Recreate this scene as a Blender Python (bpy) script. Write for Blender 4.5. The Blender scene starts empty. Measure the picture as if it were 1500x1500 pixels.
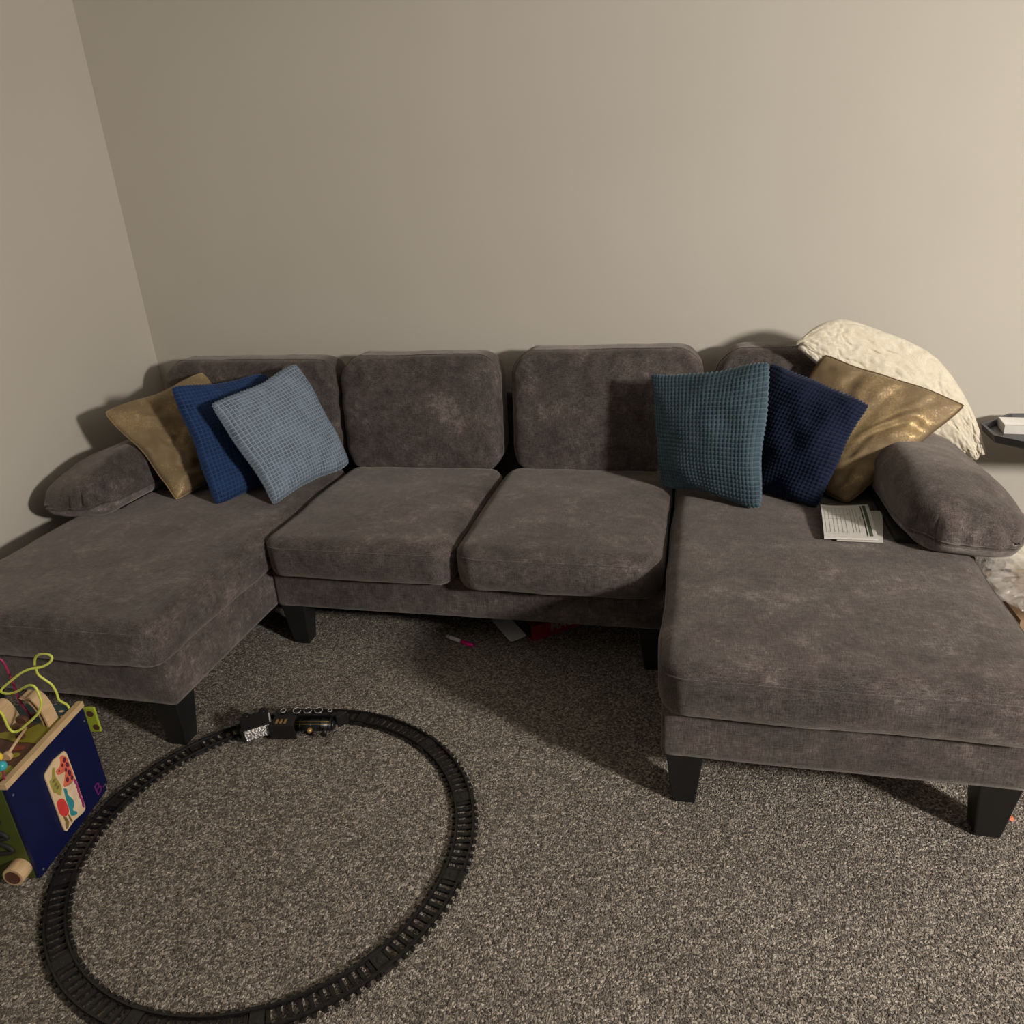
import bpy, bmesh, math, random
import numpy as np
from mathutils import Vector, Matrix, noise

random.seed(4)
scene = bpy.context.scene
COL = scene.collection
PI = math.pi

# ------------------------------------------------------------------ helpers
def tag(o, label=None, cat=None, group=None, kind=None):
    if label: o['label'] = label
    if cat: o['category'] = cat
    if group: o['group'] = group
    if kind: o['kind'] = kind
    return o

def empty(name, label, cat, loc=(0, 0, 0), rot=(0, 0, 0), group=None):
    o = bpy.data.objects.new(name, None)
    COL.objects.link(o)
    o.empty_display_size = .05
    o.location = loc
    o.rotation_euler = rot
    return tag(o, label, cat, group)

def link(name, me, m, parent=None):
    o = bpy.data.objects.new(name, me)
    COL.objects.link(o)
    for mm in (m if isinstance(m, (list, tuple)) else [m]):
        me.materials.append(mm)
    if parent: o.parent = parent
    return o

def mesh_np(name, V, F, m, parent=None, smooth=True, uv=None):
    me = bpy.data.meshes.new(name)
    me.from_pydata([tuple(v) for v in np.asarray(V, float).tolist()], [], F if isinstance(F, list) else F.tolist())
    if smooth:
        me.polygons.foreach_set('use_smooth', [True] * len(me.polygons))
    if uv is not None:
        l = me.uv_layers.new(name='UVMap')
        idx = np.empty(len(me.loops), dtype=np.int32)
        me.loops.foreach_get('vertex_index', idx)
        l.data.foreach_set('uv', np.asarray(uv, float)[idx].ravel())
    me.update()
    return link(name, me, m, parent)

class MB:
    """collects simple shapes into one mesh"""
    def __init__(s): s.v = []; s.f = []; s.mi = []; s.sm = []
    def add(s, V, F, mi=0, smooth=False):
        b = len(s.v)
        s.v += [tuple(p) for p in V]
        s.f += [tuple(b + i for i in f) for f in F]
        s.mi += [mi] * len(F); s.sm += [smooth] * len(F)
    def box(s, x0, x1, y0, y1, z0, z1, mi=0, taper=None):
        V = [(x0, y0, z0), (x1, y0, z0), (x1, y1, z0), (x0, y1, z0), (x0, y0, z1), (x1, y0, z1), (x1, y1, z1), (x0, y1, z1)]
        if taper:
            cx, cy = (x0 + x1) / 2, (y0 + y1) / 2
            V = [((cx + (x - cx) * taper, cy + (y - cy) * taper, z) if i < 4 else (x, y, z)) for i, (x, y, z) in enumerate(V)]
        s.add(V, [(0, 3, 2, 1), (4, 5, 6, 7), (0, 1, 5, 4), (1, 2, 6, 5), (2, 3, 7, 6), (3, 0, 4, 7)], mi)
    def cyl(s, a, b, r0, r1=None, n=20, mi=0, smooth=True):
        r1 = r0 if r1 is None else r1
        a, b = Vector(a), Vector(b); d = (b - a).normalized()
        t = Vector((0, 0, 1)) if abs(d.z) < .9 else Vector((1, 0, 0))
        u = d.cross(t).normalized(); w = d.cross(u)
        V = []
        for P, r in ((a, r0), (b, r1)):
            for i in range(n):
                th = 2 * PI * i / n
                V.append(P + (u * math.cos(th) + w * math.sin(th)) * r)
        s.add(V, [(i, (i + 1) % n, n + (i + 1) % n, n + i) for i in range(n)], mi, smooth)
        s.add(V[:n], [tuple(range(n))[::-1]], mi); s.add(V[n:], [tuple(range(n))], mi)
    def tube(s, pts, r, n=8, mi=0, closed=False):
        pts = [Vector(p) for p in pts]; N = len(pts); V = []; F = []
        up = Vector((0.13, .21, .97)).normalized(); prev = None
        for i, p in enumerate(pts):
            a = pts[(i - 1) % N] if (closed or i) else p
            b = pts[(i + 1) % N] if (closed or i < N - 1) else p
            d = (b - a).normalized()
            u = d.cross(up) if prev is None else (prev - d * prev.dot(d))
            if u.length < 1e-5: u = d.orthogonal()
            u.normalize(); prev = u; w = d.cross(u)
            V += [p + (u * math.cos(2 * PI * k / n) + w * math.sin(2 * PI * k / n)) * r for k in range(n)]
        R = N if closed else N - 1
        for i in range(R):
            j = (i + 1) % N
            F += [(i * n + k, i * n + (k + 1) % n, j * n + (k + 1) % n, j * n + k) for k in range(n)]
        if not closed: F += [tuple(range(n))[::-1], tuple(range((N - 1) * n, N * n))]
        s.add(V, F, mi, True)
    def prism(s, poly, w0, w1, f, mi=0):
        """poly in 2D, extruded w0..w1; f(a, b, w) -> xyz"""
        n = len(poly)
        V = [f(a, b, w0) for a, b in poly] + [f(a, b, w1) for a, b in poly]
        s.add(V, [tuple(range(n))[::-1], tuple(range(n, 2 * n))] + [(i, (i + 1) % n, n + (i + 1) % n, n + i) for i in range(n)], mi)
    def sphere(s, c, r, n=16, mi=0, sc=(1, 1, 1)):
        V = []; F = []; m = n // 2
        for i in range(m + 1):
            for j in range(n):
                a = PI * i / m; b = 2 * PI * j / n
                V.append((c[0] + r * sc[0] * math.sin(a) * math.cos(b), c[1] + r * sc[1] * math.sin(a) * math.sin(b), c[2] + r * sc[2] * math.cos(a)))
        for i in range(m):
            for j in range(n):
                F.append((i * n + j, (i + 1) * n + j, (i + 1) * n + (j + 1) % n, i * n + (j + 1) % n))
        s.add(V, F, mi, True)
    def build(s, name, m, parent=None, bevel=0, seg=2):
        me = bpy.data.meshes.new(name)
        me.from_pydata(s.v, [], s.f)
        me.polygons.foreach_set('material_index', s.mi)
        me.polygons.foreach_set('use_smooth', s.sm)
        bm = bmesh.new(); bm.from_mesh(me)
        bmesh.ops.remove_doubles(bm, verts=bm.verts, dist=1e-6)
        bmesh.ops.recalc_face_normals(bm, faces=bm.faces)
        if bevel:
            E = [e for e in bm.edges if len(e.link_faces) == 2 and e.calc_face_angle(0) > .6]
            bmesh.ops.bevel(bm, geom=E, offset=bevel, segments=seg, affect='EDGES', profile=.5, clamp_overlap=True)
        bm.to_mesh(me); bm.free()
        return link(name, me, m, parent)

def catmull(P, k=8):
    P = [Vector(p) for p in P]; out = []
    for i in range(len(P) - 1):
        a = P[max(i - 1, 0)]; b = P[i]; c = P[i + 1]; d = P[min(i + 2, len(P) - 1)]
        for j in range(k):
            t = j / k
            out.append(.5 * ((2 * b) + (c - a) * t + (2 * a - 5 * b + 4 * c - d) * t * t + (3 * b - a - 3 * c + d) * t ** 3))
    out.append(P[-1]); return out

# ------------------------------------------------------------------ materials
class N:
    def __init__(s, name):
        s.m = bpy.data.materials.new(name); s.m.use_nodes = True
        s.t = s.m.node_tree; s.b = s.t.nodes['Principled BSDF']; s.out = s.t.nodes['Material Output']
    def n(s, typ, **kw):
        nd = s.t.nodes.new(typ)
        for k, v in kw.items():
            if k in nd.inputs: nd.inputs[k].default_value = v
            else: setattr(nd, k, v)
        return nd
    def l(s, a, b): s.t.links.new(a, b)
    def set(s, **kw):
        for k, v in kw.items(): s.b.inputs[k.replace('_', ' ')].default_value = v
    def coord(s, kind='Object', scale=(1, 1, 1), rot=(0, 0, 0)):
        tc = s.n('ShaderNodeTexCoord'); mp = s.n('ShaderNodeMapping')
        mp.inputs['Scale'].default_value = scale; mp.inputs['Rotation'].default_value = rot
        s.l(tc.outputs[kind], mp.inputs['Vector']); return mp.outputs['Vector']
    def noise(s, vec, scale, detail=3, rough=.5, dist=0):
        nd = s.n('ShaderNodeTexNoise'); nd.inputs['Scale'].default_value = scale; nd.inputs['Detail'].default_value = detail
        nd.inputs['Roughness'].default_value = rough; nd.inputs['Distortion'].default_value = dist
        s.l(vec, nd.inputs['Vector']); return nd.outputs['Fac']
    def ramp(s, fac, stops, mode='LINEAR'):
        r = s.n('ShaderNodeValToRGB'); e = r.color_ramp.elements; r.color_ramp.interpolation = mode
        while len(e) < len(stops): e.new(.5)
        for el, (p, c) in zip(e, stops):
            el.position = p; el.color = (c, c, c, 1) if isinstance(c, (int, float)) else (*c, 1)
        s.l(fac, r.inputs['Fac']); return r.outputs['Color']
    def math(s, op, a, b=None, c=None, clamp=False):
        nd = s.n('ShaderNodeMath', operation=op, use_clamp=clamp)
        for i, x in enumerate((a, b, c)):
            if x is None: continue
            if isinstance(x, (int, float)): nd.inputs[i].default_value = x
            else: s.l(x, nd.inputs[i])
        return nd.outputs[0]
    def mix(s, fac, a, b, mode='MIX'):
        nd = s.n('ShaderNodeMix', data_type='RGBA', blend_type=mode)
        for inp, x in ((nd.inputs[0], fac), (nd.inputs[6], a), (nd.inputs[7], b)):
            if isinstance(x, (int, float)): inp.default_value = x
            elif isinstance(x, tuple): inp.default_value = (*x, 1)
            else: s.l(x, inp)
        return nd.outputs[2]
    def bump(s, h, strength=.3, dist=.005, normal=None):
        nd = s.n('ShaderNodeBump'); nd.inputs['Strength'].default_value = strength; nd.inputs['Distance'].default_value = dist
        s.l(h, nd.inputs['Height'])
        if normal: s.l(normal, nd.inputs['Normal'])
        s.l(nd.outputs['Normal'], s.b.inputs['Normal']); return nd.outputs['Normal']
    def color(s, c): s.l(c, s.b.inputs['Base Color'])

def plain(name, col, rough=.5, metal=0, vary=.12, scale=30, bump=.05, **kw):
    k = N(name); v = k.coord()
    f = k.noise(v, scale, 4)
    lo = tuple(c * (1 - vary) for c in col); hi = tuple(min(1, c * (1 + vary)) for c in col)
    k.color(k.ramp(f, [(.3, lo), (.7, hi)])); k.set(Roughness=rough, Metallic=metal, **kw)
    if bump: k.bump(f, bump, .002)
    return k.m

def mat_wall():
    k = N('wall_paint'); v = k.coord()
    big = k.noise(v, 1.3, 3); c = k.ramp(big, [(.3, (.60, .565, .50)), (.7, (.63, .595, .53))])
    # small scuffs of their own shape on the paint
    sc = k.noise(k.coord(scale=(1, 1, 1.6)), 9, 5, .75)
    c = k.mix(k.ramp(sc, [(.715, 0.), (.76, .35)]), c, (.30, .27, .22))
    k.color(c); k.set(Roughness=.75, Specular_IOR_Level=.25)
    f = k.noise(v, 260, 3); g = k.noise(v, 40, 2)
    k.bump(k.math('ADD', f, k.math('MULTIPLY', g, .6)), .10, .001)
    return k.m

def mat_carpet():
    k = N('speckled_carpet'); v = k.coord()
    warp = k.n('ShaderNodeTexNoise'); warp.inputs['Scale'].default_value = 90; warp.inputs['Detail'].default_value = 2
    k.l(v, warp.inputs['Vector'])
    vm = k.n('ShaderNodeVectorMath', operation='MULTIPLY_ADD'); vm.inputs[1].default_value = (.012, .012, .012)
    k.l(warp.outputs['Color'], vm.inputs[0]); k.l(v, vm.inputs[2])
    vec = vm.outputs[0]
    vo = k.n('ShaderNodeTexVoronoi', feature='F1'); vo.inputs['Scale'].default_value = 190; k.l(vec, vo.inputs['Vector'])
    vo2 = k.n('ShaderNodeTexVoronoi', feature='F1'); vo2.inputs['Scale'].default_value = 125; k.l(vec, vo2.inputs['Vector'])
    n1 = k.noise(vec, 230, 3, .6)
    sep = k.n('ShaderNodeSeparateColor'); k.l(vo.outputs['Color'], sep.inputs[0])
    h = k.math('SUBTRACT', 1.0, k.math('ADD', k.math('MULTIPLY', vo.outputs['Distance'], .8), k.math('MULTIPLY', vo2.outputs['Distance'], .5)))
    tone = k.math('ADD', k.math('MULTIPLY', sep.outputs[0], .55), k.math('MULTIPLY', n1, .6))
    c = k.ramp(tone, [(.22, (.035, .025, .017)), (.42, (.135, .108, .083)), (.62, (.29, .245, .198)), (.86, (.68, .60, .50))])
    big = k.noise(v, 3.2, 3); c = k.mix(.55, c, k.ramp(big, [(.35, .44), (.65, .58)]), 'OVERLAY')
    k.color(c); k.set(Roughness=.95, Specular_IOR_Level=.1, Sheen_Weight=.25, Sheen_Roughness=.6)
    k.bump(k.math('ADD', h, k.math('MULTIPLY', n1, .7)), 1.0, .012)
    return k.m

def mat_velvet(name='grey_velvet', base=(.089, .076, .0705)):
    k = N(name); v = k.coord()
    r = lambda s: tuple(c * s for c in base)
    blot = k.noise(v, 6.5, 7, .72, .5); mid = k.noise(k.coord(scale=(1, 1, 1)), 34, 5, .75)
    wx = k.noise(k.coord(scale=(45, 500, 500)), 1, 2); wy = k.noise(k.coord(scale=(500, 45, 500)), 1, 2); wz = k.noise(k.coord(scale=(500, 500, 45)), 1, 2)
    weave = k.math('ADD', k.math('ADD', wx, wy), wz)
    t = k.math('ADD', k.math('MULTIPLY', blot, .62), k.math('MULTIPLY', mid, .38))
    c = k.ramp(t, [(.37, r(.52)), (.47, r(.82)), (.55, r(1.15)), (.66, r(2.3))])
    c = k.mix(1., c, k.ramp(k.math('MULTIPLY', weave, .333), [(.38, .45), (.62, 1.65)]), 'MULTIPLY')
    tint = k.noise(v, 11, 2); c = k.mix(k.ramp(tint, [(.4, 0.), (.65, .35)]), c, k.mix(1., c, (1.12, .95, 1.0), 'MULTIPLY'))
    k.color(c); k.set(Roughness=.85, Specular_IOR_Level=.2, Sheen_Weight=.45, Sheen_Roughness=.45)
    k.b.inputs['Sheen Tint'].default_value = (.72, .66, .62, 1)
    k.bump(k.math('ADD', k.math('MULTIPLY', weave, .5), k.math('MULTIPLY', mid, .6)), .35, .002)
    return k.m

def mat_waffle(name, puff, groove, cells):
    k = N(name)
    tc = k.n('ShaderNodeTexCoord'); mp = k.n('ShaderNodeMapping'); mp.inputs['Scale'].default_value = (cells, cells, 1)
    k.l(tc.outputs['UV'], mp.inputs['Vector'])
    fr = k.n('ShaderNodeVectorMath', operation='FRACTION'); k.l(mp.outputs['Vector'], fr.inputs[0])
    sx = k.n('ShaderNodeSeparateXYZ'); k.l(fr.outputs[0], sx.inputs[0])
    ax = k.math('ABSOLUTE', k.math('SUBTRACT', sx.outputs[0], .5)); ay = k.math('ABSOLUTE', k.math('SUBTRACT', sx.outputs[1], .5))
    d = k.math('MAXIMUM', ax, ay)
    g = k.ramp(d, [(.37, 0.), (.46, 1.)])
    n = k.noise(k.coord(), 16, 4, .65); f = k.noise(k.coord(), 900, 2)
    lo = tuple(c * .72 for c in puff); hi = tuple(c * 1.3 for c in puff)
    c = k.mix(g, k.ramp(n, [(.35, lo), (.65, hi)]), groove)
    c = k.mix(1., c, k.ramp(f, [(.3, .75), (.7, 1.2)]), 'MULTIPLY')
    k.color(c); k.set(Roughness=.8, Specular_IOR_Level=.2, Sheen_Weight=.5, Sheen_Roughness=.4)
    k.b.inputs['Sheen Tint'].default_value = (*[min(1, x * 3 + .15) for x in puff], 1)
    k.bump(f, .25, .001)
    return k.m

def mat_gold():
    k = N('gold_foil_fabric'); v = k.coord()
    vo = k.n('ShaderNodeTexVoronoi', feature='F1'); vo.inputs['Scale'].default_value = 420; k.l(v, vo.inputs['Vector'])
    sep = k.n('ShaderNodeSeparateColor'); k.l(vo.outputs['Color'], sep.inputs[0])
    patch = k.noise(v, 7, 3, .6)
    crack = k.noise(v, 150, 4, .7)
    foil = k.ramp(k.math('ADD', k.math('MULTIPLY', crack, .7), k.math('MULTIPLY', patch, .75)), [(.74, 0.), (.90, 1.)])
    base = k.ramp(patch, [(.3, (.22, .155, .080)), (.7, (.31, .22, .118))])
    c = k.mix(foil, base, (.50, .36, .17)); k.color(c)
    k.l(k.math('ADD', .20, k.math('MULTIPLY', foil, .40)), k.b.inputs['Metallic'])
    k.l(k.math('SUBTRACT', .62, k.math('MULTIPLY', foil, .22)), k.b.inputs['Roughness'])
    nm = k.math('ADD', k.math('MULTIPLY', sep.outputs[0], .7), crack)
    k.bump(nm, .55, .0012); k.set(Sheen_Weight=.15)
    return k.m

def mat_fur():
    k = N('cream_plush'); v = k.coord()
    a = k.noise(v, 26, 4, .6, 1.2); b = k.noise(v, 320, 3, .7)
    k.color(k.ramp(k.math('ADD', k.math('MULTIPLY', a, .5), k.math('MULTIPLY', b, .5)), [(.3, (.66, .58, .43)), (.65, (.90, .84, .70))]))
    k.set(Roughness=.9, Sheen_Weight=.5, Specular_IOR_Level=.15)
    k.bump(k.math('ADD', k.math('MULTIPLY', a, 1.), k.math('MULTIPLY', b, .35)), .5, .006)
    return k.m

def mat_wood(name, base, rough=.55, axis=(30, 3, 3)):
    k = N(name); v = k.coord(scale=axis); n = k.noise(v, 6, 5, .6, .6)
    k.color(k.ramp(n, [(.3, tuple(c * .8 for c in base)), (.7, tuple(min(1, c * 1.12) for c in base))])); k.set(Roughness=rough)
    k.bump(n, .08, .001); return k.m

def mat_plastic_film():
    k = N('clear_plastic_film'); v = k.coord(); n = k.noise(v, 16, 3, .5, 1.)
    k.set(Base_Color=(.9, .88, .85, 1), Roughness=.10, Transmission_Weight=.0, Specular_IOR_Level=1.0, Alpha=.24)
    k.bump(n, .4, .01); return k.m

M = {}
M['wall'] = mat_wall(); M['carpet'] = mat_carpet(); M['velvet'] = mat_velvet()
M['velvet_light'] = mat_velvet('grey_velvet_boxing', (.165, .148, .138))
M['ceiling'] = plain('ceiling_paint', (.60, .59, .57), .9, vary=.03)
M['leg'] = plain('black_plastic_leg', (.010, .010, .0105), .42, vary=.2, scale=200, bump=.1)
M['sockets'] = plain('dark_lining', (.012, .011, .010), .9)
M['grey_blue'] = mat_waffle('grey_blue_waffle', (.145, .19, .25), (.31, .39, .49), 30)
M['teal'] = mat_waffle('teal_waffle', (.052, .086, .112), (.100, .155, .195), 30)
M['navy'] = mat_waffle('navy_waffle', (.014, .036, .110), (.030, .070, .185), 30)
M['navy_dark'] = mat_waffle('dark_navy_waffle', (.006, .011, .032), (.015, .025, .065), 30)
M['gold'] = mat_gold(); M['gold_piping'] = plain('gold_piping', (.13, .075, .03), .6)
M['fur'] = mat_fur()
M['track'] = plain('black_track_plastic', (.013, .012, .012), .38, vary=.3, scale=90)
M['track_plate'] = plain('black_plate_plastic', (.02, .018, .018), .45, vary=.3, scale=90)
M['loco_black'] = plain('locomotive_black', (.012, .012, .013), .35, vary=.3, scale=120)
M['brass'] = plain('brass_paint', (.42, .26, .08), .4, .5)
M['silver'] = plain('silver_foil', (.75, .73, .73), .28, .85, vary=.3, scale=500, bump=.9)
M['white_paint'] = plain('white_rim_paint', (.6, .58, .56), .5)
M['pink'] = plain('pink_plastic', (.90, .01, .26), .35, vary=.05)
M['marker_white'] = plain('marker_barrel_white', (.84, .78, .80), .4, vary=.05)
M['red'] = plain('red_card', (.36, .012, .012), .5, vary=.1)
M['dark'] = plain('near_black', (.01, .01, .01), .7)
M['grey_print'] = plain('grey_print', (.42, .38, .38), .6)
M['paper'] = plain('white_paper', (.72, .70, .66), .7, vary=.04, scale=60)
M['paper_line'] = plain('grey_print_line', (.33, .32, .30), .7)
M['green_print'] = plain('dark_green_print', (.08, .11, .07), .6)
M['black_print'] = plain('black_print', (.015, .018, .014), .6)
M['tray'] = plain('black_tray_metal', (.055, .055, .062), .38, vary=.1, scale=60, Specular_IOR_Level=.6)
M['card'] = plain('brown_cardboard', (.36, .235, .135), .8, vary=.08, scale=20)
M['cream_card'] = plain('cream_package', (.62, .57, .42), .6)
M['yellow'] = plain('yellow_print', (.80, .55, .03), .5)
M['film'] = mat_plastic_film()
M['pinewood'] = mat_wood('natural_pine', (.62, .43, .24))
M['toy_blue'] = plain('toy_blue_paint', (.005, .008, .052), .45, vary=.08, Specular_IOR_Level=.3)
M['toy_green'] = plain('toy_dark_green_paint', (.065, .085, .010), .5, vary=.1)
M['toy_lime'] = plain('toy_olive_paint', (.27, .25, .018), .5, vary=.08)
M['toy_lime2'] = plain('toy_lime_paint', (.34, .43, .04), .5, vary=.08)
M['toy_teal'] = plain('toy_teal_paint', (.035, .075, .08), .5, vary=.08)
M['toy_brown'] = plain('toy_brown_paint', (.11, .045, .028), .5, vary=.1)
M['toy_rust'] = plain('toy_rust_paint', (.24, .05, .03), .5, vary=.1)
M['wire_green'] = plain('yellow_green_wire', (.66, .72, .12), .35, vary=.04)
M['wire_pink'] = plain('magenta_wire', (.30, .02, .09), .4, vary=.05)
M['bead_yellow'] = plain('yellow_bead', (.85, .6, .05), .3, vary=.03)
M['bead_cyan'] = plain('cyan_bead', (.05, .42, .50), .25, vary=.03)
M['card_wood'] = plain('pale_printed_wood', (.74, .55, .34), .55, vary=.06)
M['p_orange'] = plain('print_coral', (.75, .16, .09), .5)
M['p_dark'] = plain('print_plum', (.14, .02, .05), .5)
M['p_green'] = plain('print_moss', (.36, .31, .07), .5)
M['p_olive'] = plain('print_olive', (.20, .14, .05), .5)
M['p_teal'] = plain('print_teal', (.03, .25, .29), .5)
M['p_red'] = plain('print_red', (.68, .05, .05), .5)
M['p_purple'] = plain('print_magenta', (.34, .03, .16), .5)
M['p_white'] = plain('print_cream', (.80, .62, .42), .55)
M['logo'] = plain('print_violet', (.14, .015, .14), .5)
M['orange_bit'] = plain('orange_plastic', (.62, .16, .07), .5)
M['screw'] = plain('screw_metal', (.3, .32, .4), .35, .8)

# ------------------------------------------------------------------ camera
RX = Vector((0, 0, 0))
yaw, pitch, roll, F = .2512, -.3933, -.0654, 1144.542
fwd = Vector((-math.sin(yaw) * math.cos(pitch), math.cos(yaw) * math.cos(pitch), math.sin(pitch)))
right = Vector((math.cos(yaw), math.sin(yaw), 0)); up = right.cross(fwd)
r2 = right * math.cos(roll) + up * math.sin(roll); u2 = up * math.cos(roll) - right * math.sin(roll)
cd = bpy.data.cameras.new('camera'); cam = bpy.data.objects.new('camera', cd); COL.objects.link(cam)
cam.matrix_world = Matrix((( r2.x, u2.x, -fwd.x, 2.5217), (r2.y, u2.y, -fwd.y, -3.2293), (r2.z, u2.z, -fwd.z, 1.5173), (0, 0, 0, 1)))
cd.sensor_fit = 'HORIZONTAL'; cd.sensor_width = 36; cd.lens = F / 1500 * 36; cd.clip_start = .02
scene.camera = cam

# ------------------------------------------------------------------ room
RXW, RYF, RH = 7.4, -5.2, 2.5
def slab(name, x0, x1, y0, y1, z0, z1, m):
    b = MB(); b.box(x0, x1, y0, y1, z0, z1); o = b.build(name, m); o['kind'] = 'structure'; return o
slab('floor', -.1, RXW + .1, RYF - .1, .1, -.08, 0, M['carpet'])
slab('ceiling', -.1, RXW + .1, RYF - .1, .1, RH, RH + .08, M['ceiling'])
slab('wall_back', -.1, RXW + .1, 0, .1, 0, RH, M['wall'])
slab('wall_left', -.1, 0, RYF, 0, 0, RH, M['wall'])
slab('wall_right', RXW, RXW + .1, RYF, 0, 0, RH, M['wall'])

# ------------------------------------------------------------------ soft upholstery
def lattice(Nx, Ny, Nz):
    idx = {}; V = []; Fc = []
    def vid(i, j, k):
        if (i, j, k) not in idx:
            idx[(i, j, k)] = len(V); V.append((2 * i / Nx - 1, 2 * j / Ny - 1, 2 * k / Nz - 1))
        return idx[(i, j, k)]
    for i in range(Nx):
        for j in range(Ny):
            Fc.append((vid(i, j, Nz), vid(i + 1, j, Nz), vid(i + 1, j + 1, Nz), vid(i, j + 1, Nz)))
            Fc.append((vid(i, j, 0), vid(i, j + 1, 0), vid(i + 1, j + 1, 0), vid(i + 1, j, 0)))
    for i in range(Nx):
        for k in range(Nz):
            Fc.append((vid(i, 0, k), vid(i + 1, 0, k), vid(i + 1, 0, k + 1), vid(i, 0, k + 1)))
            Fc.append((vid(i, Ny, k), vid(i, Ny, k + 1), vid(i + 1, Ny, k + 1), vid(i + 1, Ny, k)))
    for j in range(Ny):
        for k in range(Nz):
            Fc.append((vid(0, j, k), vid(0, j, k + 1), vid(0, j + 1, k + 1), vid(0, j + 1, k)))
            Fc.append((vid(Nx, j, k), vid(Nx, j + 1, k), vid(Nx, j + 1, k + 1), vid(Nx, j, k + 1)))
    return np.array(V), Fc

def nvec(p):
    return (noise.noise(p + Vector((3.1, 0, 0))), noise.noise(p + Vector((0, 7.7, 0))), noise.noise(p + Vector((0, 0, 11.3))))

def nz(P, s, seed=0.):
    return np.array([noise.noise(Vector((p[0] * s + seed, p[1] * s + seed * 1.7, p[2] * s - seed))) for p in P])

def round_corner(A, B, ha, hb, Rr):
    """turn square corners of the A/B outline into arcs of radius Rr"""
    a = np.clip((np.abs(A) - (ha - Rr)) / Rr, 0, 1.2); b = np.clip((np.abs(B) - (hb - Rr)) / Rr, 0, 1.2)
    m = (a > 0) & (b > 0)
    a2 = a * np.sqrt(np.clip(1 - b * b / 2, 0, 1)); b2 = b * np.sqrt(np.clip(1 - a * a / 2, 0, 1))
    A = np.where(m, np.sign(A) * (ha - Rr + a2 * Rr), A); B = np.where(m, np.sign(B) * (hb - Rr + b2 * Rr), B)
    return A, B

def soft_shape(P, size, r, crown=0, bulge=(0, 0, 0), corner_xy=0, corner_xz=0, extra=None, seed=0, wob=.004, flat_bottom=True):
    h = np.array(size) / 2
    X = P * h
    C = np.clip(X, -(h - r), h - r); D = X - C
    L = np.linalg.norm(D, axis=1); L[L == 0] = 1
    X = C + D / L[:, None] * r
    u, v, w = X[:, 0] / h[0], X[:, 1] / h[1], X[:, 2] / h[2]
    e = lambda t: np.clip(1 - t * t, 0, 1) ** .6
    up_ = np.clip((w + .2) / 1.2, 0, 1)
    X[:, 2] += crown * e(u) * e(v) * up_
    if bulge[0]: X[:, 0] += bulge[0] * np.sign(u) * np.clip(np.abs(u) - .3, 0, 1) / .7 * e(v * .9) * e(w)
    if bulge[1]: X[:, 1] += bulge[1] * np.sign(v) * np.clip(np.abs(v) - .3, 0, 1) / .7 * e(u * .9) * e(w)
    if corner_xy: X[:, 0], X[:, 1] = round_corner(X[:, 0], X[:, 1], h[0], h[1], corner_xy)
    if corner_xz: X[:, 0], X[:, 2] = round_corner(X[:, 0], X[:, 2], h[0], h[2], corner_xz)
    if extra is not None: X = extra(X, u, v, w)
    if wob:
        n1 = nz(X, 4.5, seed); n2 = nz(X, 16, seed + 3)
        nrm = X / np.maximum(np.abs(h), 1e-6); nrm = np.sign(nrm) * np.abs(nrm) ** 5
        nrm /= np.maximum(np.linalg.norm(nrm, axis=1), 1e-6)[:, None]
        X = X + nrm * (n1 * wob + n2 * wob * .35)[:, None]
    return X

def soft_box(name, c, size, r, parent, m=None, cell=.022, seam=None, rot=0, m2=None, **kw):
    Nn = [max(6, int(s / cell)) for s in size]
    P, Fc = lattice(*Nn)
    # concentrate lattice lines near the rounded edges
    hs = np.array(size) / 2
    P = np.sign(P) * (1 - (1 - np.abs(P)) ** 1.25)
    X = soft_shape(P, size, r, **kw)
    ca, sa = math.cos(rot), math.sin(rot)
    def place(X):
        Y = X.copy(); Y[:, 0] = X[:, 0] * ca - X[:, 1] * sa + c[0]; Y[:, 1] = X[:, 0] * sa + X[:, 1] * ca + c[1]; Y[:, 2] = X[:, 2] + c[2]
        return Y
    o = mesh_np(name, place(X), Fc, m or M['velvet'], parent)
    if m2:
        o.data.materials.append(m2[0])
        lo = P[:, 2] < m2[1]
        o.data.polygons.foreach_set('material_index', [1 if all(lo[i] for i in f) else 0 for f in Fc])
    if seam:
        b = MB()
        for kind, lvl in seam:
            n = 40; t = np.linspace(-1, 1, n, endpoint=False); one = np.ones(n)
            path = np.concatenate([np.stack([t, -one], 1), np.stack([one, t], 1), np.stack([-t, one], 1), np.stack([-one, -t], 1)])
            if kind == 'z': S = np.stack([path[:, 0], path[:, 1], np.full(len(path), lvl)], 1)
            else: S = np.stack([path[:, 0], np.full(len(path), lvl), path[:, 1]], 1)
            b.tube([Vector(p) for p in place(soft_shape(S, size, r, **kw))], .0026, 6, closed=True)
        b.build('piping', m or M['velvet'], o)
    return o

# ------------------------------------------------------------------ sofa
sofa = empty('sectional_sofa', 'grey velvet U-shaped sectional sofa with two chaises along the back wall', 'sofa', (1.755, -.85, 0))
sofa_inv = Matrix.Translation((-1.755, .85, 0))
def sp(o):
    """keep world-space mesh under the sofa empty"""
    o.matrix_parent_inverse = sofa_inv
    return o
X0, X1, X2, X3, X4 = .215, 1.056, 1.757, 2.4525, 3.290
YC, YF, HB = -1.0185, -1.618, .170

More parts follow.
